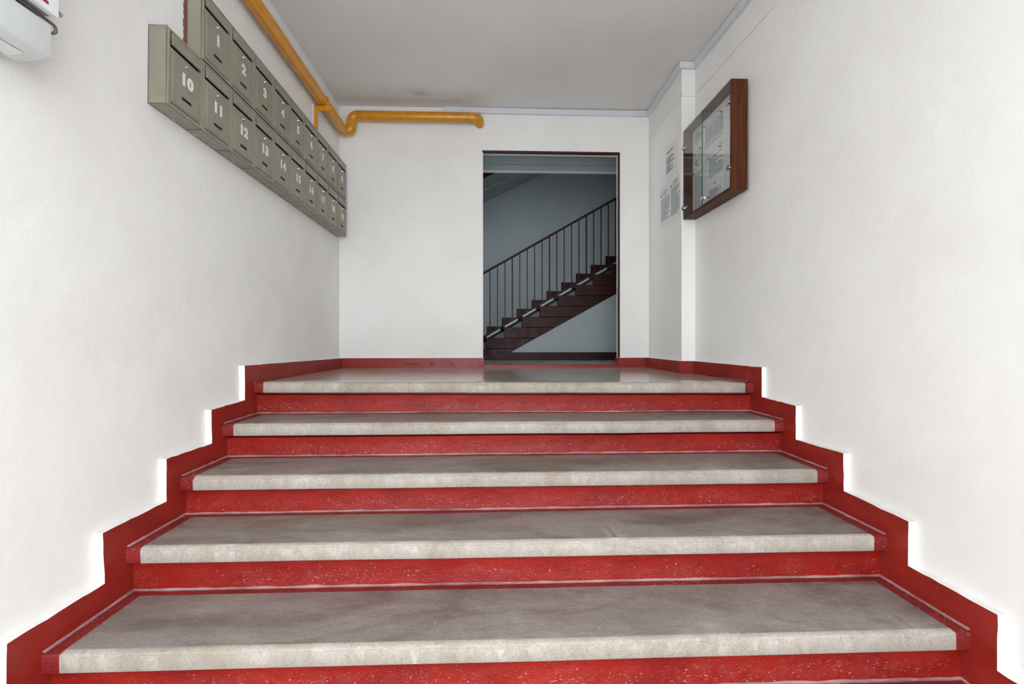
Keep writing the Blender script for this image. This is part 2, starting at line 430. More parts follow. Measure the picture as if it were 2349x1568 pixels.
st = empty('entrance_staircase', (W / 2, -1.0, ZV), 'wide terrazzo entrance stairs with red risers climbing to the landing', 'staircase')
for k in range(1, 7):
    slab(k, lambda s, k=k: (nos(k - 1, s)[0] + SETB + 0.006, nos(k, s)[1]), 'tread', ['tread_top', 'tread_nosing', 'red_border'], st)
for k in range(0, 7):
    mb = MB(); nx = 160; rows = []; uvs = []
    grv = (0.015, 0.013, 0.009, 0.007, 0.007, 0.007, 0.007)[k]
    for i in range(nx + 1):
        s = i / nx; y, z = nos(k, s); zb = nos(k + 1, s)[1] if k < 6 else ZV
        y += SETB
        zt = z - SLAB + 0.004
        gz = zt - 0.004 - grv - 0.0022 * noise.noise(Vector((s * 22, k, 8.0)))
        col = [(W * s, y + 0.030, zt), (W * s, y + 0.030, gz), (W * s, y + 0.0025, gz)]; uc = [0, 0, 0]
        for j in range(9):
            q = j / 8; zz = gz - 0.0015 + (zb + 0.001 - gz) * q
            col.append((W * s, y + 0.004 * math.sin(q * math.pi) + 0.0016 * noise.noise(Vector((s * 40, q * 3, k * 7.0))), zz)); uc.append(q)
        rows.append(col); uvs.append([(s, q) for q in uc])
    m_ = len(rows[0])
    mb.v = [Vector(p) for c in rows for p in c]
    for i in range(nx):
        for j in range(m_ - 1):
            a = i * m_ + j; mb.f.append([a, a + 1, a + m_ + 1, a + m_]); mb.mi.append(0)
    r = mb.build('riser', 'red_riser', st, smooth=40)
    flat = [u for c in uvs for u in c]; ul = r.data.uv_layers.new(name='UVMap')
    for lp in r.data.loops: ul.data[lp.index].uv = flat[lp.vertex_index]
    # worn pale joint where riser and skirting meet the tread below
    if k < 6:
        mb = MB()
        for i in range(nx):
            P = []
            for s in (i / nx, (i + 1) / nx):
                y = nos(k, s)[0] + SETB; zb = nos(k + 1, s)[1]; a = 0.0075 + 0.0025 * noise.noise(Vector((s * 33, k, 3)))
                P.append([(W*s, y + 0.002, zb + a), (W*s, y - a * 0.30, zb + a * 0.32), (W*s, y - a, zb + 0.0006)])
            mb.add([P[0][0], P[0][1], P[1][1], P[1][0]], [(0, 1, 2, 3)]); mb.add([P[0][1], P[0][2], P[1][2], P[1][1]], [(0, 1, 2, 3)])
        for sx, s in ((0.0, 1), (W, -1)):
            yb = nos(k, sx / W)[0] + SETB; (ya, zz) = nos(k + 1, sx / W)
            for i in range(14):
                P = []
                for q in (i / 14, (i + 1) / 14):
                    y = ya + 0.004 + (yb - ya - 0.004) * q; a = 0.008 + 0.003 * noise.noise(Vector((y * 20, k, sx)))
                    P.append([(sx - s * 0.001, y, zz + a), (sx + s * a * 0.3, y, zz + a * 0.32), (sx + s * a, y, zz + 0.0008)])
                mb.add([P[0][0], P[0][1], P[1][1], P[1][0]], [(0, 1, 2, 3)]); mb.add([P[0][1], P[0][2], P[1][2], P[1][1]], [(0, 1, 2, 3)])
        mb.build('joint_fillet', 'dusty_joint', st, smooth=80)

# ------------------------------------------------------------------ stepped skirtings
def jit(pts, amp=0.0016, step=0.03):
    out = []
    for i in range(len(pts) - 1):
        (y0, z0), (y1, z1) = pts[i], pts[i + 1]; L = math.hypot(y1 - y0, z1 - z0); n = max(1, int(L / step))
        for q in range(n):
            t = q / n; a = amp if q else 0
            out.append((y0 + (y1 - y0) * t + a * rnd.uniform(-1, 1) * (abs(z1 - z0) > abs(y1 - y0)), z0 + (z1 - z0) * t + a * rnd.uniform(-1, 1) * (abs(z1 - z0) <= abs(y1 - y0))))
    out.append(pts[-1]); return out
def skirting(name, pts, xf, xw):
    top = jit(pts)
    bot = [(y, max(z - 0.42, ZV - 0.1)) for y, z in pts][::-1]
    poly = top + bot
    mb = MB(); n = len(poly); nt = len(top)
    F = [Vector((xf, y, z)) for y, z in poly]; B = [Vector((xw, y, z)) for y, z in poly]
    mb.v = F + B
    mb.f.append(list(range(n))); mb.mi.append(0)
    for i in range(n):
        j = (i + 1) % n
        mb.f.append([i, j, n + j, n + i]); mb.mi.append(1 if i < nt - 1 else 0)
    return tag(mb.build(name, ['red_skirting', 'wall_white']), kind='structure')
skl = [(YB, 0.088), (-0.117, 0.108), (-0.115, -0.080), (-0.420, -0.089), (-0.416, -0.252), (-0.731, -0.248), (-0.731, -0.424),
       (-1.050, -0.426), (-1.042, -0.605), (-1.372, -0.604), (-1.374, -0.775), (-1.69, -0.777), (-1.69, -0.95), (-2.01, -0.95), (-2.01, -1.13), (YF, -1.13)]
skirting('baseboard_left', skl, 0.0, XL - 0.002)
skr = [(0.06, 0.088), (-0.092, 0.090), (-0.092, -0.082), (-0.397, -0.090), (-0.397, -0.262), (-0.724, -0.255), (-0.727, -0.420),
       (-1.050, -0.430), (-1.048, -0.595), (-1.359, -0.596), (-1.358, -0.768), (-1.69, -0.77), (-1.69, -0.945), (-2.01, -0.945), (-2.01, -1.13), (YF, -1.13)]
skirting('baseboard_right', skr, W, 2.933)
def run(name, pts, thick, z0, z1, matn='red_skirting', cap='wall_white', seg=None):
    """skirting along a line of floor points; the room lies to the left of the direction"""
    mb = MB(); P = [Vector((p[0], p[1], 0)) for p in pts]; off = []
    for i in range(len(P)):
        d0 = (P[i] - P[i-1]).normalized() if i else (P[1] - P[0]).normalized()
        d1 = (P[i+1] - P[i]).normalized() if i < len(P) - 1 else d0
        n0, n1 = Vector((-d0.y, d0.x, 0)), Vector((-d1.y, d1.x, 0)); nn = (n0 + n1).normalized()
        off.append(P[i] + nn * thick / max(0.3, nn.dot(n0)))
    for i in range(len(P) - 1):
        a, b, c, d = P[i], P[i+1], off[i+1], off[i]
        mb.add([(a.x,a.y,z0),(b.x,b.y,z0),(c.x,c.y,z0),(d.x,d.y,z0),(a.x,a.y,z1),(b.x,b.y,z1),(c.x,c.y,z1),(d.x,d.y,z1)],
               [(0,3,2,1),(2,3,7,6),(3,0,4,7),(1,2,6,5)], 0)
        mb.add([(a.x,a.y,z1),(b.x,b.y,z1),(c.x,c.y,z1),(d.x,d.y,z1)], [(0,1,2,3)], 1)
    return tag(mb.build(name, [matn, cap]), kind='structure')
# far part of the right wall, around the pier, along the far wall to the doorway, and through it
rs = [(xr(y) , y) for y in (0.055, 0.2, 0.4, 0.6)] + [(xr(YJ), YJ), (XR2, YJ), (XR2, YB), (DX1, YB), (DX1, YB + 0.105)]
run('baseboard_right_landing', rs[:5] + rs[5:7], 0.028, 0.0, 0.089)
run('baseboard_back', [(XR2 - 0.02, YB), (DX1, YB), (DX1, YB + 0.10)], 0.014, 0.0, 0.087)
run('baseboard_back_left', [(DX0, YB + 0.10), (DX0, YB), (0.0, YB)], 0.014, 0.0, 0.088)
# chipped plaster patches along the far skirting
mb = MB()
for cx_, wd in ((0.62, 0.16), (0.30, 0.03), (0.80, 0.03), (0.98, 0.02)):
    pts = []
    for i in range(14):
        a = 2 * math.pi * i / 14
        pts.append((cx_ + wd / 2 * math.cos(a) * rnd.uniform(0.7, 1), YB - 0.0146, 0.035 + 0.012 * math.sin(a) * rnd.uniform(0.5, 1)))
    mb.add(pts, [tuple(range(14))])
tag(mb.build('trim_4', 'rust_glue'), kind='structure')

# ------------------------------------------------------------------ doorway trim
fr = empty('trim_1', (DX0, YB, 0.0), kind='structure')
MB().box(DX0, DX1, YB - 0.004, YB + 0.03, DZ - 0.012, DZ + 0.004).build('frame_head', 'dark_frame', fr)
MB().box(DX1 - 0.010, DX1 + 0.003, YB - 0.004, YB + 0.03, 0.09, DZ).build('frame_jamb', 'dark_frame', fr)
MB().box(DX0 - 0.004, DX0 + 0.006, YB - 0.003, YB + 0.03, 0.09, DZ - 0.012).build('frame_jamb', 'wall_white', fr)
tag(MB().box(DX0 + 0.014, DX1 - 0.014, YB + 0.002, YB + 0.03, -0.02, HZ).build('trim_2', 'red_skirting', bevel=0.003), kind='structure')

# ------------------------------------------------------------------ stair hall behind the doorway
HX0, HX1, HZC = -0.6, 4.6, 4.2
wall('floor_hall', MB().box(HX0, HX1, YB + 0.03, YH1 + 0.1, -0.1, HZ), 'hall_floor')
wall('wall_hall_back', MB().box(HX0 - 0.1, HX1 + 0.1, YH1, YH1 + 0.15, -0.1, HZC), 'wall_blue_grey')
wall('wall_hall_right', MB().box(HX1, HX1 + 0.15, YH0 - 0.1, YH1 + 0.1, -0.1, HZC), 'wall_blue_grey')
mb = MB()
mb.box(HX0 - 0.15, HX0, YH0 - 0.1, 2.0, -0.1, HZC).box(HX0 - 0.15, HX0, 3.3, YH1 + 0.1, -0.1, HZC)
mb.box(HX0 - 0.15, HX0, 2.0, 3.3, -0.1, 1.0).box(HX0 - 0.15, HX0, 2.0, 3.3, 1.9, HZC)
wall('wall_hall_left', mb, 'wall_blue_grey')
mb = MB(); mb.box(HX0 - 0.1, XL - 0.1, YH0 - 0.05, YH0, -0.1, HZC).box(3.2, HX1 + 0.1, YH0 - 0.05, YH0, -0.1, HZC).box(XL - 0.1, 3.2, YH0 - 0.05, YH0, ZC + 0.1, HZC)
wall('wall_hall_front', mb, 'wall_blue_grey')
wall('ceiling_hall', MB().box(HX0 - 0.1, HX1 + 0.1, YH0 - 0.1, YH1 + 0.1, HZC, HZC + 0.15), 'ceiling')
# edge beam of the upper landing
zb = 2.02
bm_ = empty('trim_3', (1.9, 2.2, zb), kind='structure')
MB().box(HX0, HX1, 2.20, 2.25, zb + 0.008, zb + 0.068).build('beam_lip', 'wall_blue_grey', bm_)
MB().box(HX0, HX1, 2.197, 2.245, zb, zb + 0.010).build('beam_edge', 'wall_white', bm_, bevel=0.002, seg=1)
MB().box(HX0, HX1, 2.17, 2.25, zb + 0.068, zb + 0.14).build('beam_band', 'wall_blue_grey', bm_)
MB().box(HX0, HX1, YH0 - 0.02, 2.26, zb + 0.14, zb + 0.30).build('beam_slab', 'wall_blue_grey', bm_)

# the inner staircase
X1, Z1, DXS, DZS = 1.271, 0.274, (2.703 - 1.271) / 7, (1.123 - 0.274) / 7
sr = empty('inner_staircase', (X1, YS, HZ), 'dark red inner staircase rising to the right beyond the doorway', 'staircase')
sl = (0.789 - 0.111) / (2.774 - 1.543)
def xs_soffit(z): return 1.543 + (z - 0.111) / sl
for k in range(-1, 13):
    x, z1 = X1 + DXS * k, Z1 + DZS * k
    z0 = z1 - DZS if k > -1 else HZ
    dy = 0.004 * (k % 2) + 0.002
    pts = [(x, z0), (x, z1), (max(x + DXS + 0.02, xs_soffit(z1)), z1), (max(x + DXS, xs_soffit(z0)), z0)]
    MB().prism([(a, YS - dy, b) for a, b in pts], [(a, YH1 - 0.001, b) for a, b in pts]).build('step', 'dark_red', sr, bevel=0.004, seg=1)
# spandrel wall below the flight and its skirting
pts = [(1.543, 0.111), (HX1, 0.111 + (HX1 - 1.543) * sl), (HX1, HZ), (1.35, HZ)]
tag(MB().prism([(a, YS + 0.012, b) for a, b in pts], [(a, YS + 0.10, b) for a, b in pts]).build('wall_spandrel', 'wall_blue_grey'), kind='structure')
tag(MB().box(0.9, HX1, YS - 0.012, YS + 0.012, HZ, 0.112).build('baseboard_spandrel', 'dark_red', bevel=0.003), kind='structure')
for k in range(-1, 12):
    x, z1 = X1 + DXS * k - 0.01, Z1 + DZS * k
    MB().box(x, x + DXS + 0.012, YH1 - 0.015, YH1 - 0.0005, z1 - 0.05, z1 + 0.165).build('wall_skirting', 'dark_red', sr)
# flight above, seen as a sloping soffit
sa = empty('upper_flight', (1.2, YH1, 2.1), 'grey sloping underside of the upper stair flight at doorway top', 'stair flight')
p0, p1 = at(1107, 465, y=YH1), at(1250, 397, y=YH1); s2 = (p1.z - p0.z) / (p1.x - p0.x)
xa, xb = 0.2, 3.6
za, zb2 = p0.z + (xa - p0.x) * s2, p0.z + (xb - p0.x) * s2
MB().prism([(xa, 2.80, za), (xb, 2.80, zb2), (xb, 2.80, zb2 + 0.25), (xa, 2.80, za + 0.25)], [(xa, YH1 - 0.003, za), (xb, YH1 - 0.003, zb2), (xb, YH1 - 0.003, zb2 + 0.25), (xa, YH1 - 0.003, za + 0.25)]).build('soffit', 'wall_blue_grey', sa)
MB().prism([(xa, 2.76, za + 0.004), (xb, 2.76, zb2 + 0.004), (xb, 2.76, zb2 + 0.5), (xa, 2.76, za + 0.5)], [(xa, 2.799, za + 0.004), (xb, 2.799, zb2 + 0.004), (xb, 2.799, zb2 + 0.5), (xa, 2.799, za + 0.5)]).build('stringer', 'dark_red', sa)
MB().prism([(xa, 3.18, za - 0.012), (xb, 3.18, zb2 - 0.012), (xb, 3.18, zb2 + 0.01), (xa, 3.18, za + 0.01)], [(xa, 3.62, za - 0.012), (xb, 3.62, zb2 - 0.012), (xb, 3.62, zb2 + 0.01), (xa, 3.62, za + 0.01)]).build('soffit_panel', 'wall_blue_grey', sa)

# railing
hr0, hr1 = at(1108, 627, y=YS + 0.03), at(1413, 455, y=YS + 0.03)
br0, br1 = at(1110, 771, y=YS + 0.03), at(1413, 597, y=YS + 0.03)
rl = empty('stair_railing', (X1, YS + 0.03, HZ), 'dark red metal railing with thin vertical bars on inner staircase', 'railing')
def on(a, b, x): return a + (b - a) * ((x - a.x) / (b.x - a.x))
def bar(a, b, hw, hz, dz=0.0):
    d = [(0, -hw, -hz), (0, hw, -hz), (0, hw, hz), (0, -hw, hz)]
    return MB().prism([a + Vector(q) + Vector((0, 0, dz)) for q in d], [b + Vector(q) + Vector((0, 0, dz)) for q in d])
xa, xb = X1 - 0.35, 3.6
bar(on(hr0, hr1, xa), on(hr0, hr1, xb), 0.022, 0.012).build('handrail', 'dark_red', rl, bevel=0.004)
bar(on(br0, br1, xa), on(br0, br1, xb), 0.012, 0.008).build('bottom_rail', 'dark_red', rl)
bx0 = at(1124, 700, y=YS + 0.03).x; bx1 = at(1412.3, 500, y=YS + 0.03).x; dxb = (bx1 - bx0) / 17
for i in range(-3, 25):
    x = bx0 + dxb * i
    a, b = on(br0, br1, x), on(hr0, hr1, x)
    hw = 0.0075 if i % 5 == 3 else 0.0055
    MB().box(x - hw, x + hw, a.y - hw, a.y + hw, a.z - 0.004, b.z).build('baluster', 'dark_red', rl)
for k in range(-1, 10):
    x = X1 + DXS * k; zt = Z1 + DZS * k
    a, b = on(br0, br1, x + DXS * 0.02), on(br0, br1, x + DXS * 0.78)
    dn = Vector((0, 0, -0.030))
    bar(a + dn, b + dn, 0.010, 0.015).build('pale_insert', 'pale_steel', rl, bevel=0.004)
    c0, c1 = on(br0, br1, x - 0.02) + Vector((0, 0.004, -0.060)), on(br0, br1, x + DXS * 1.02) + Vector((0, 0.004, -0.060))
    bar(c0, c1, 0.010, 0.014).build('lower_rail', 'black_void', rl)
    e = x + DXS - 0.004; t0 = on(br0, br1, e).z - 0.072
    t = [(x + DXS * 0.38, zt), (e, zt), (e, min(t0, zt + DZS)), (x + DXS * 0.5, on(br0, br1, x + DXS * 0.5).z - 0.075)]
    if t[3][1] > zt and t[2][1] > zt:
        MB().prism([(p, YS + 0.025, q) for p, q in t], [(p, YS + 0.032, q) for p, q in t]).build('infill_plate', 'grey_plate', rl)

# ------------------------------------------------------------------ mailboxes
MW, MH, MD = 0.2279, 0.3230, 0.080
def build_mailbox(num):
    root = empty('mailbox', (0, 0, 0))
    w_, h_, t_ = MW - 0.0028, MH - 0.0028, 0.003
    body = MB()
    body.box(0, 0.004, 0, w_, 0, h_)                                   # back plate
    body.box(0, MD - 0.004, 0, t_, 0, h_).box(0, MD - 0.004, w_ - t_, w_, 0, h_)
    body.box(0, MD - 0.006, 0, w_, 0, t_)
    body.prism([(0, 0, h_), (0, 0, h_ - t_), (MD - 0.006, 0, h_ - t_ - 0.010), (MD - 0.006, 0, h_ - 0.010)],
               [(0, w_, h_), (0, w_, h_ - t_), (MD - 0.006, w_, h_ - t_ - 0.010), (MD - 0.006, w_, h_ - 0.010)])
    body.build('body', 'mailbox', root)
    rim = MB(); r = 0.013
    rim.box(MD - 0.012, MD, 0, r, 0, h_ - 0.006).box(MD - 0.012, MD, w_ - r, w_, 0, h_ - 0.006)
    rim.box(MD - 0.012, MD, r, w_ - r, 0, 0.012)
    rim.box(MD - 0.012, MD, r, w_ - r, h_ - 0.016, h_ - 0.006)
    rim.build('rim', 'mailbox', root, bevel=0.0015, seg=1)
    y0, y1 = r + 0.004, w_ - r - 0.004
    # hood flap over the letter slot
    zt, zb_ = h_ - 0.019, h_ - 0.070
    fl_ = MB().prism([(MD - 0.006, y0 + 0.004, zt), (MD + 0.0015, y0 + 0.004, zt), (MD + 0.0055, y0 + 0.004, zb_ + 0.014), (MD + 0.0055, y0 + 0.012, zb_), (MD + 0.001, y0 + 0.012, zb_)][:3] + [(MD + 0.006, y0 + 0.004, zb_), (MD - 0.002, y0 + 0.004, zb_)],
                     [(MD - 0.006, y1 - 0.002, zt), (MD + 0.0015, y1 - 0.002, zt), (MD + 0.0055, y1 - 0.002, zb_ + 0.014), (MD + 0.006, y1 - 0.002, zb_), (MD - 0.002, y1 - 0.002, zb_)])
    fl_.build('flap', 'mailbox', root, bevel=0.001, seg=1)
    MB().box(0.02, MD - 0.010, y0, y1, zb_ - 0.018, zb_ + 0.01).build('slot_shade', 'black_void', root)  # black block behind the gap, painted-in shade of the slot interior
    # door with slightly raised panel
    zd = zb_ - 0.010
    d = MB().box(MD - 0.010, MD - 0.001, y0 - 0.001, y1 + 0.001, 0.0165, zd)
    d.box(MD - 0.004, MD + 0.0012, y0 + 0.010, y1 - 0.008, 0.024, zd - 0.004)
    door = d.build('door', 'mailbox', root, bevel=0.0012, seg=1)
    yc = w_ * 0.5; f = MD + 0.0012
    lk = MB().cyl((f, yc, 0.214), (f + 0.004, yc, 0.214), 0.0095, 0.0085).cyl((f + 0.003, yc, 0.214), (f + 0.008, yc, 0.214), 0.0065, 0.0055, mi=0)
    lo = lk.build('lock', 'chrome', root, smooth=40); lo.parent = door
    sl_ = MB().box(f - 0.0008, f + 0.0004, yc - 0.030, yc + 0.030, 0.060, 0.073)
    so = sl_.build('card_slot', 'black_void', root); so.parent = door
    me = text_mesh(str(num), 0.064, 0.0034)
    me.materials.clear(); me.materials.append(MAT['white_vinyl'])
    no = bpy.data.objects.new('number', me); COL.objects.link(no); no.parent = door
    no.matrix_local = Matrix(((0, 0, 1, f + 0.0008), (1.18, 0, 0, yc + 0.002), (0, 1.05, 0, 0.148), (0, 0, 0, 1)))
    return root
rng = math.atan2(1.166 - 1.199, 2.279)
ORD = ['', 'second', 'third', 'fourth', 'fifth', 'sixth', 'seventh', 'eighth', 'ninth']
for num in range(1, 20):
    low = num >= 10; j = num - 10 if low else num
    y = -0.7915 + MW * j; z = 1.1985 - 0.0150 * (y + 0.7915) + (0 if low else MH)
    r = build_mailbox(num); r.location = (XL, y, z); r.rotation_euler = (rng, 0, 0)
    row = 'lower' if low else 'upper'; c = j if low else j - 1; last = 9 if low else 8
    place = 'leftmost of the %s row' % row if c == 0 else ('rightmost of the %s row, touching the far wall' % row if c == last else '%s from the left in the %s row' % (ORD[c], row))
    tag(r, 'grey-green metal mailbox numbered %d, %s' % (num, place), 'mailbox', 'numbered mailboxes on the left wall')
    ORG[r] = Vector((0, 0, 0))
    if num in (10, 11, 12, 16, 17):   # scratched paint under the boxes
        mb = MB()
        for q in range(6 if num == 11 else 2):
            cy, cx_ = rnd.uniform(0.03, 0.2), rnd.uniform(0.004, 0.02); L = rnd.uniform(0.008, 0.03)
            mb.add([(cx_, cy, -0.0006), (cx_ + 0.004, cy + L * 0.4, -0.0006), (cx_ + 0.003, cy + L, -0.0006), (cx_ - 0.001, cy + L * 0.7, -0.0006)], [(0, 1, 2, 3)])
        mb.build('scratch', 'white_vinyl', r)
    if num == 1:                       # brown glue along the wall edge
        mb = MB(); n = 26
        L_, R_ = [], []
        for q in range(n + 1):
            zz = MH * q / n + 0.0
            L_.append((0.001, -0.012 + rnd.uniform(-0.004, 0.004), zz)); R_.append((0.012, -0.001 + rnd.uniform(-0.002, 0.0), zz))
        mb.v = [Vector(p) for p in L_ + R_]
        for q in range(n): mb.f.append([q, q + 1, n + 2 + q, n + 1 + q]); mb.mi.append(0)
        mb.build('glue_line', 'rust_glue', r)

# ------------------------------------------------------------------ gas pipe
PR = 0.043
gp = empty('gas_pipe', (0.03, 1.4, 2.14), 'yellow gas pipe along the left wall below the ceiling, bending along far wall', 'pipe')
zA, zB = 2.160, 2.104
MB().tube([(0.030, YF, zA), (0.030, 1.34, zB)], PR, 24).build('pipe_run', 'yellow', gp, smooth=60)
path = fillet([(0.030, 1.34, zB), (0.031, 1.480, zB - 0.004), (0.098, 1.478, zB + 0.004), (0.102, 1.475, 2.236), (0.24, 1.475, 2.236)], 0.085, 12)
MB().tube(path, PR * 1.0, 24).build('elbow', 'yellow', gp, smooth=60)
MB().tube([(0.22, 1.475, 2.236), (1.150, 1.475, 2.236)], PR, 24).build('pipe_run', 'yellow', gp, smooth=60)
path = fillet([(1.130, 1.475, 2.236), (1.222, 1.475, 2.236), (1.236, 1.60, 2.205)], 0.09, 10)
MB().tube(path, PR, 24).build('end_elbow', 'yellow', gp, smooth=60)
for c in ((0.205, 1.475, 2.236), (1.142, 1.475, 2.236)):
    MB().tube([(c[0] - 0.004, c[1], c[2]), (c[0], c[1], c[2]), (c[0] + 0.004, c[1], c[2])], [PR, PR * 1.025, PR], 24).build('weld_seam', 'yellow', gp, smooth=60)
tag(MB().cyl((1.236, YB - 0.001, 2.215), (1.236, YB + 0.004, 2.215), 0.052, n=24).build('trim_5', 'ceiling', org=(0, 0, 0)), kind='structure')
yk = 0.955
pb = empty('pipe_bracket', (XL, yk, 2.0), 'yellow steel angle bracket carrying the gas pipe on left wall', 'bracket')
MB().box(XL, 0.120, yk, yk + 0.006, 2.026, 2.062).build('arm', 'yellow', pb, bevel=0.001)
MB().box(XL, 0.120, yk + 0.006, yk + 0.036, 2.056, 2.062).build('arm_flange', 'yellow', pb, bevel=0.001)
MB().box(XL, XL + 0.030, yk, yk + 0.006, 1.82, 2.026).build('leg', 'yellow', pb, bevel=0.001)
MB().box(XL, XL + 0.004, yk - 0.028, yk, 1.82, 2.062).build('wall_plate', 'wall_white', pb)
zc_ = zA + (zB - zA) * (yk + 0.02 - YF) / (1.34 - YF)
mb = MB().tube([(0.030 + (PR + 0.004) * math.cos(a), yk + 0.02, zc_ + (PR + 0.004) * math.sin(a)) for a in [math.radians(-35 + 250 * i / 24) for i in range(25)]], 0.0045, 8)
mb.build('clamp', 'yellow', pb, smooth=60)

# ------------------------------------------------------------------ cable trunking
ct = empty('cable_trunking', (2.0, YB, 2.33), 'pale grey plastic cable trunking along the ceiling edge, far and right walls', 'trunking')
def bx3(p, q, ny, hz):
    """trunking length from p to q (top wall edge); ny = outward depth vector"""
    p, q, ny = Vector(p), Vector(q), Vector(ny); dn = Vector((0, 0, -hz))
    return MB().prism([p, p + ny, p + ny + dn, p + dn], [q, q + ny, q + ny + dn, q + dn])
T = 0.026; H = 0.050
bx3((0.915, YB, 2.3565), (1.06, YB, 2.3555), (0, -T, 0), H).build('end_length', 'trunking', ct, bevel=0.002, seg=1)
bx3((1.061, YB, 2.3555), (1.75, YB, 2.352), (0, -T, 0), H).build('length', 'trunking', ct, bevel=0.002, seg=1)
bx3((1.751, YB, 2.352), (XR2, YB, 2.352), (0, -T, 0), H).build('length', 'trunking', ct, bevel=0.002, seg=1)
bx3((XR2, YB - T, 2.354), (XR2, YJ - 0.0005, 2.354), (-T, 0, 0), H).build('length', 'trunking', ct, bevel=0.002, seg=1)
bx3((XR2 - T, YJ, 2.354), (xr(YJ), YJ, 2.354), (0, -T, 0), H).build('length', 'trunking', ct, bevel=0.002, seg=1)
bx3((xr(0.76), YJ - T - 0.0005, 2.354), (xr(0.2), 0.2, 2.354), (-T, 0, 0), H).build('length', 'trunking', ct, bevel=0.002, seg=1)
bx3((xr(0.2), 0.199, 2.354), (xr(-0.5), -0.5, 2.354), (-T, 0, 0), H).build('length', 'trunking', ct, bevel=0.002, seg=1)
bx3((xr(-0.5), -0.501, 2.354), (xr(-4), YF, 2.354), (-T, 0, 0), H).build('length', 'trunking', ct, bevel=0.002, seg=1)
cc = empty('thin_cable_conduit', (2.8, 0.8, 2.11), 'thin white painted cable strip running along upper right wall around pier', 'conduit')
T2, H2 = 0.007, 0.014
bx3((XR2, YB, 2.108), (XR2, YJ - T2, 2.118), (-T2, 0, 0), H2).build('length', 'wall_white', cc, bevel=0.001, seg=1)
bx3((XR2 - T2, YJ, 2.126), (xr(YJ), YJ, 2.126), (0, -T2, 0), 0.026).build('length', 'wall_white', cc, bevel=0.001, seg=1)
for ya, yb_ in ((YJ, 0.35), (0.35, -0.2), (-0.2, -1.2), (-1.2, YF)):
    bx3((xr(ya), ya, 2.126), (xr(yb_), yb_, 2.122), (-T2, 0, 0), H2).build('length', 'wall_white', cc, bevel=0.001, seg=1)

# ------------------------------------------------------------------ noticeboard on the right wall
NX0, NX1 = 2.800, 2.902; NY0, NY1, NZ0, NZ1 = 0.062, 0.785, 1.163, 1.832; TB = 0.018
nb = empty('noticeboard', (NX1, (NY0 + NY1) / 2, NZ0), 'brown wooden glazed noticeboard case hung on the right wall', 'noticeboard')
MB().box(NX0, NX1, NY0, NY0 + TB, NZ0, NZ1).build('side_panel', 'walnut', nb, bevel=0.0012, seg=1)
MB().box(NX0, NX1, NY1 - TB, NY1, NZ0, NZ1).build('side_panel', 'walnut', nb, bevel=0.0012, seg=1)
MB().box(NX0, NX1, NY0 + TB, NY1 - TB, NZ1 - TB, NZ1).build('top_panel', 'walnut', nb, bevel=0.0012, seg=1)
MB().box(NX0, NX1, NY0 + TB, NY1 - TB, NZ0, NZ0 + TB).build('bottom_panel', 'walnut', nb, bevel=0.0012, seg=1)
XBK = 2.866
MB().box(XBK, XBK + 0.010, NY0 + TB, NY1 - TB, NZ0 + TB, NZ1 - TB).build('back_board', 'board_white', nb)
YM = 0.452
for ya, yb_ in ((NY0 + 0.004, YM - 0.001), (YM + 0.001, NY1 - 0.003)):
    p = MB().box(NX0 - 0.006, NX0 - 0.001, ya, yb_, NZ0 + 0.004, NZ1 - 0.004).build('glass_door', 'glass', nb)
    e = ya if ya > YM else yb_
    q = MB().box(NX0 - 0.0062, NX0 - 0.0008, e - 0.0012, e + 0.0012, NZ0 + 0.004, NZ1 - 0.004).build('pane_edge', 'glass_edge', nb)
    q.parent = p
for (yy, zz, s) in ((NY1 - 0.012, 1.70, -1), (NY1 - 0.012, 1.245, -1), (NY0 + 0.022, 1.70, 1), (NY0 + 0.022, 1.30, 1)):
    hg = MB().cyl((NX0 - 0.012, yy, zz), (NX0 + 0.002, yy, zz), 0.015, 0.014, 16)
    hg.box(NX0 + 0.000, NX0 + 0.008, min(yy, yy + s * 0.045), max(yy, yy + s * 0.045), zz - 0.006, zz + 0.006)
    hg.build('hinge', 'chrome', nb, smooth=40)
mb = MB().box(NX0 - 0.013, NX0 - 0.005, YM - 0.052, YM + 0.004, NZ0 + 0.040, NZ0 + 0.072).cyl((NX0 - 0.018, YM - 0.03, NZ0 + 0.056), (NX0 - 0.012, YM - 0.03, NZ0 + 0.056), 0.010)
mb.build('lock', 'chrome', nb, bevel=0.0015, smooth=40)

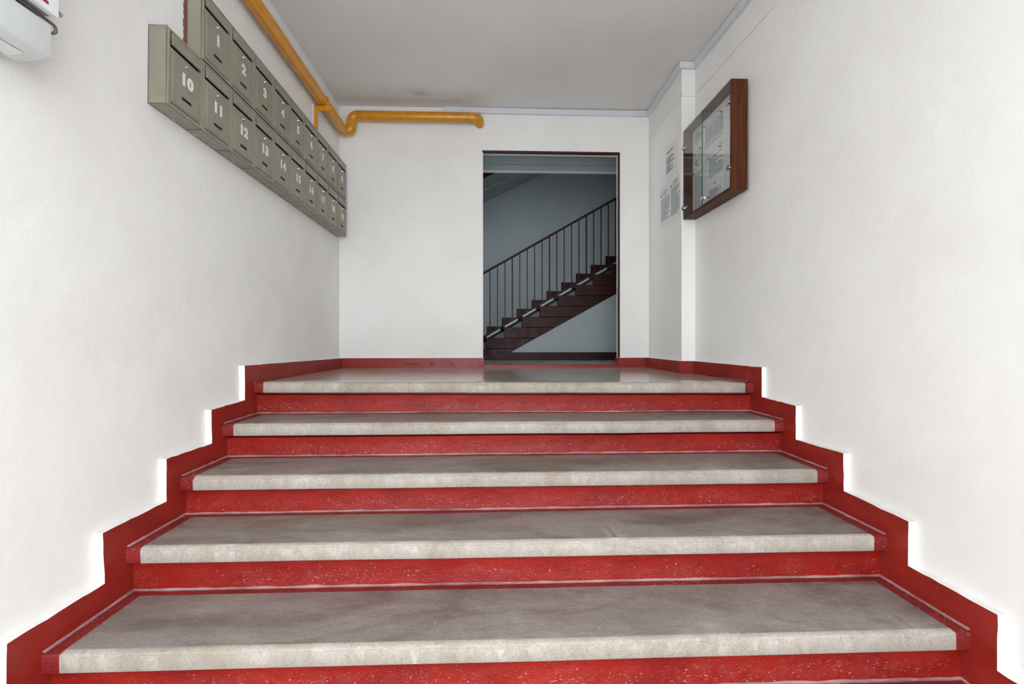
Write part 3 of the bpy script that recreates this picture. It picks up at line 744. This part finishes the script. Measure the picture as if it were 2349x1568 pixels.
# printed sheets: each is a thin sheet, its print is a part
def sheet(label, x, ya, yb_, za, zb_, blocks, group, m='paper', tilt=0.0, ink='ink', lift=0.0):
    """sheet on a right-hand wall at plane x; ya>yb_ (left edge to right edge as read)"""
    cy, cz = (ya + yb_) / 2, (za + zb_) / 2
    root = empty('notice_sheet', (x, cy, cz), label, 'notice', group)
    ORG[root] = Vector((0, 0, 0))
    w2, h2 = abs(ya - yb_) / 2, abs(za - zb_) / 2
    MB().box(-0.0012 - lift, -0.0004, -w2, w2, -h2, h2).build('paper', m, root)
    tx = MB(); xx = -0.0018 - lift
    for (u0, v0, u1, v1, rows, fill, kind) in blocks:      # u 0..1 left to right, v 0..1 top to bottom
        for r_ in range(rows):
            va = v0 + (v1 - v0) * r_ / rows; vb = va + (v1 - v0) / rows * fill
            u = u0 + (0.06 if (kind == 't' and rnd.random() < 0.15) else 0)
            ue = u1 - (rnd.uniform(0.05, 0.5) * (u1 - u0) if (kind == 't' and rnd.random() < 0.25) else 0)
            while u < ue - 0.01:
                L = rnd.uniform(0.03, 0.13) if kind == 't' else (ue - u)
                e = min(u + L, ue)
                Y = lambda q: w2 - 2 * w2 * q
                Z = lambda q: h2 - 2 * h2 * q
                tx.add([(xx, Y(u), Z(va)), (xx, Y(e), Z(va)), (xx, Y(e), Z(vb)), (xx, Y(u), Z(vb))], [(0, 1, 2, 3)])
                u = e + 0.014
    if tx.f: tx.build('print', ink, root)
    root.rotation_euler = (tilt, 0, 0)
    return root
GB = 'sheets pinned inside the noticeboard'
table = [(0.06, 0.05, 0.7, 0.09, 1, 0.7, 't')] + [(0.08 + 0.085 * i, 0.14, 0.08 + 0.085 * i + 0.06, 0.78, 22, 0.62, 's') for i in range(10)] + [(0.06, 0.84, 0.9, 0.95, 3, 0.4, 't')]
sheet('wide printed table sheet at upper right inside the noticeboard', XBK, 0.575, 0.262, 1.768, 1.590, table, GB, ink='ink_light')
sheet('text sheet hanging lower right inside the noticeboard', XBK - 0.001, 0.515, 0.285, 1.530, 1.200,
      [(0.1, 0.06, 0.95, 0.50, 11, 0.5, 't'), (0.35, 0.62, 0.55, 0.68, 2, 0.5, 't'), (0.08, 0.74, 0.85, 0.93, 8, 0.55, 't')], GB, ink='ink_light')
sheet('text sheet at upper left inside the noticeboard', XBK, 0.748, 0.592, 1.803, 1.680,
      [(0.15, 0.06, 0.85, 0.13, 1, 0.8, 't'), (0.12, 0.20, 0.9, 0.66, 8, 0.5, 't'), (0.15, 0.74, 0.8, 0.9, 3, 0.45, 't')], GB)
lo = sheet('densely printed sheet at lower left inside the noticeboard', XBK, 0.748, 0.585, 1.500, 1.205,
      [(0.08, 0.05, 0.92, 0.95, 15, 0.5, 't')], GB, ink='ink_light')
mk = sheet('white sheet with a big black hand-drawn oval sign inside the noticeboard', XBK - 0.001, 0.738, 0.580, 1.672, 1.515, [], GB)
def ring(rx, rz, n=40, t=0.006):
    m = MB()
    for i in range(n):
        a, b = 2 * math.pi * i / n, 2 * math.pi * (i + 1) / n
        m.add([(-0.002, rx * math.cos(a), rz * math.sin(a)), (-0.002, rx * math.cos(b), rz * math.sin(b)),
               (-0.002, (rx - t) * math.cos(b), (rz - t) * math.sin(b)), (-0.002, (rx - t) * math.cos(a), (rz - t) * math.sin(a))], [(0, 1, 2, 3)])
    return m
m = ring(0.068, 0.064)
def stroke(m, a, b, t):
    a, b = Vector((-0.0021, a[0], a[1])), Vector((-0.0021, b[0], b[1])); d = (b - a).normalized(); n = Vector((0, -d.z, d.y)) * t / 2
    m.add([a + n, b + n, b - n, a - n], [(0, 1, 2, 3)])
stroke(m, (0.044, -0.038), (-0.024, 0.050), 0.006); stroke(m, (-0.024, 0.050), (-0.032, -0.010), 0.006)
stroke(m, (0.040, -0.036), (-0.044, -0.008), 0.005); stroke(m, (0.048, -0.040), (0.026, -0.026), 0.012); stroke(m, (0.0, -0.008), (-0.016, -0.024), 0.005)
m.build('drawn_sign', 'ink_black', mk)
def pin(label, y, z, matn):
    p = empty('push_pin', (XBK - 0.002, y, z), label, 'push pin', 'push pins on the noticeboard')
    MB().cyl((XBK - 0.002, y, z), (XBK - 0.006, y, z), 0.007, 0.006, 12).build('collar', matn, p)
    MB().cyl((XBK - 0.006, y, z), (XBK - 0.015, y, z), 0.003, 0.0055, 12).build('head', matn, p)
pin('red push pin at top right of the noticeboard', 0.312, 1.754, 'pin_red')
pin('yellow-green push pin under the table sheet on the noticeboard', 0.310, 1.545, 'pin_yellow')
pin('blue push pin beside the yellow-green pin', 0.324, 1.531, 'pin_blue')
pin('yellow push pin at the table sheet corner beside the glass split', 0.549, 1.762, 'pin_yellow')
pin('orange push pin at top of the lower right sheet', 0.500, 1.520, 'pin_orange')
pin('red push pin at bottom of the lower right sheet', 0.500, 1.245, 'pin_red')
pin('blue push pin at the far edge of the lower left sheet', 0.738, 1.490, 'pin_blue')

GW = 'paper notices on the pier wall'
sheet('notice sheet with bold heading lines, upper one left of the noticeboard', XR2, 1.115, 0.865, 1.835, 1.500,
      [(0.08, 0.14, 0.62, 0.18, 2, 0.75, 't'), (0.06, 0.28, 0.66, 0.46, 5, 0.6, 't'), (0.06, 0.48, 0.64, 0.66, 5, 0.6, 't'), (0.78, 0.08, 0.82, 0.1, 1, 1, 's'), (0.78, 0.26, 0.82, 0.28, 1, 1, 's'), (0.78, 0.46, 0.82, 0.48, 1, 1, 's'), (0.78, 0.66, 0.82, 0.68, 1, 1, 's')], GW, 'paper_grey')
sheet('notice sheet in a sleeve, lowest and farthest left of the noticeboard', XR2, 1.235, 1.020, 1.515, 1.205,
      [(0.02, 0.10, 0.12, 0.18, 1, 1, 's'), (0.28, 0.06, 0.7, 0.2, 4, 0.5, 't'), (0.08, 0.26, 0.95, 0.86, 13, 0.5, 't')], GW, 'paper_grey', ink='ink_light', lift=0.001)
sheet('notice sheet in a sleeve half hidden behind the noticeboard edge', XR2, 1.010, 0.812, 1.530, 1.205,
      [(0.02, 0.10, 0.12, 0.18, 1, 1, 's'), (0.28, 0.05, 0.75, 0.18, 4, 0.5, 't'), (0.05, 0.22, 0.95, 0.9, 14, 0.5, 't')], GW, 'paper_grey', ink='ink_light', lift=0.001)

# ------------------------------------------------------------------ electrical boxes high on the left wall, near the viewer
ye = -1.344
eb = empty('junction_box', (XL, -1.5, 1.04), 'white plastic cable box with rounded underside high on left wall', 'junction box')
prof = [(XL, 1.145), (0.092, 1.147), (0.100, 1.141), (0.100, 1.058), (0.094, 1.049), (0.068, 1.042), (0.017, 1.036), (-0.012, 1.040), (XL, 1.056)]
MB().prism([(a, ye, b) for a, b in prof], [(a, -1.95, b) for a, b in prof]).build('housing', 'white_plastic', eb, bevel=0.002, smooth=40)
prof2 = [(0.020, 1.0345), (0.060, 1.0395), (0.060, 1.0365), (0.020, 1.0315)]
MB().prism([(a, ye - 0.04, b) for a, b in prof2], [(a, -1.95, b) for a, b in prof2]).build('bottom_seam', 'white_plastic', eb, bevel=0.001)
cb = MB().tube(fillet([(0.096, -1.95, 1.152), (0.096, ye - 0.01, 1.152), (0.098, ye + 0.014, 1.149), (0.098, ye + 0.016, 1.132), (0.088, ye + 0.010, 1.127)], 0.012, 6), 0.0042, 10).build('brown_cable', 'cable_brown', smooth=60)
tag(cb, 'thin brown cable lying on top of the white cable box', 'cable')
mc = empty('meter_cabinet', (XL, -1.6, 1.16), 'white cabinet with magenta printed stripe above the cable box', 'cabinet')
MB().box(XL, 0.108, -1.95, ye - 0.008, 1.162, 1.70).build('housing', 'grey_plastic', mc, bevel=0.003)
mb = MB().box(0.108, 0.128, -1.95, ye - 0.006, 1.158, 1.70)
lid = mb.build('lid', 'white_plastic', mc, bevel=0.004)
p = MB().box(0.1278, 0.1286, -1.55, ye - 0.040, 1.174, 1.180).build('printed_stripe', 'magenta_print', mc); p.parent = lid
p = MB().box(0.1278, 0.1286, -1.55, ye - 0.040, 1.1802, 1.1825).build('printed_line', 'ink_black', mc); p.parent = lid
MB().box(0.04, 0.075, -1.50, ye - 0.05, 1.1595, 1.1625).build('cable_slot', 'graphite', mc)
MB().cyl((0.118, ye, 1.178), (0.118, ye + 0.008, 1.178), 0.007).build('catch', 'grey_plastic', mc, smooth=40)
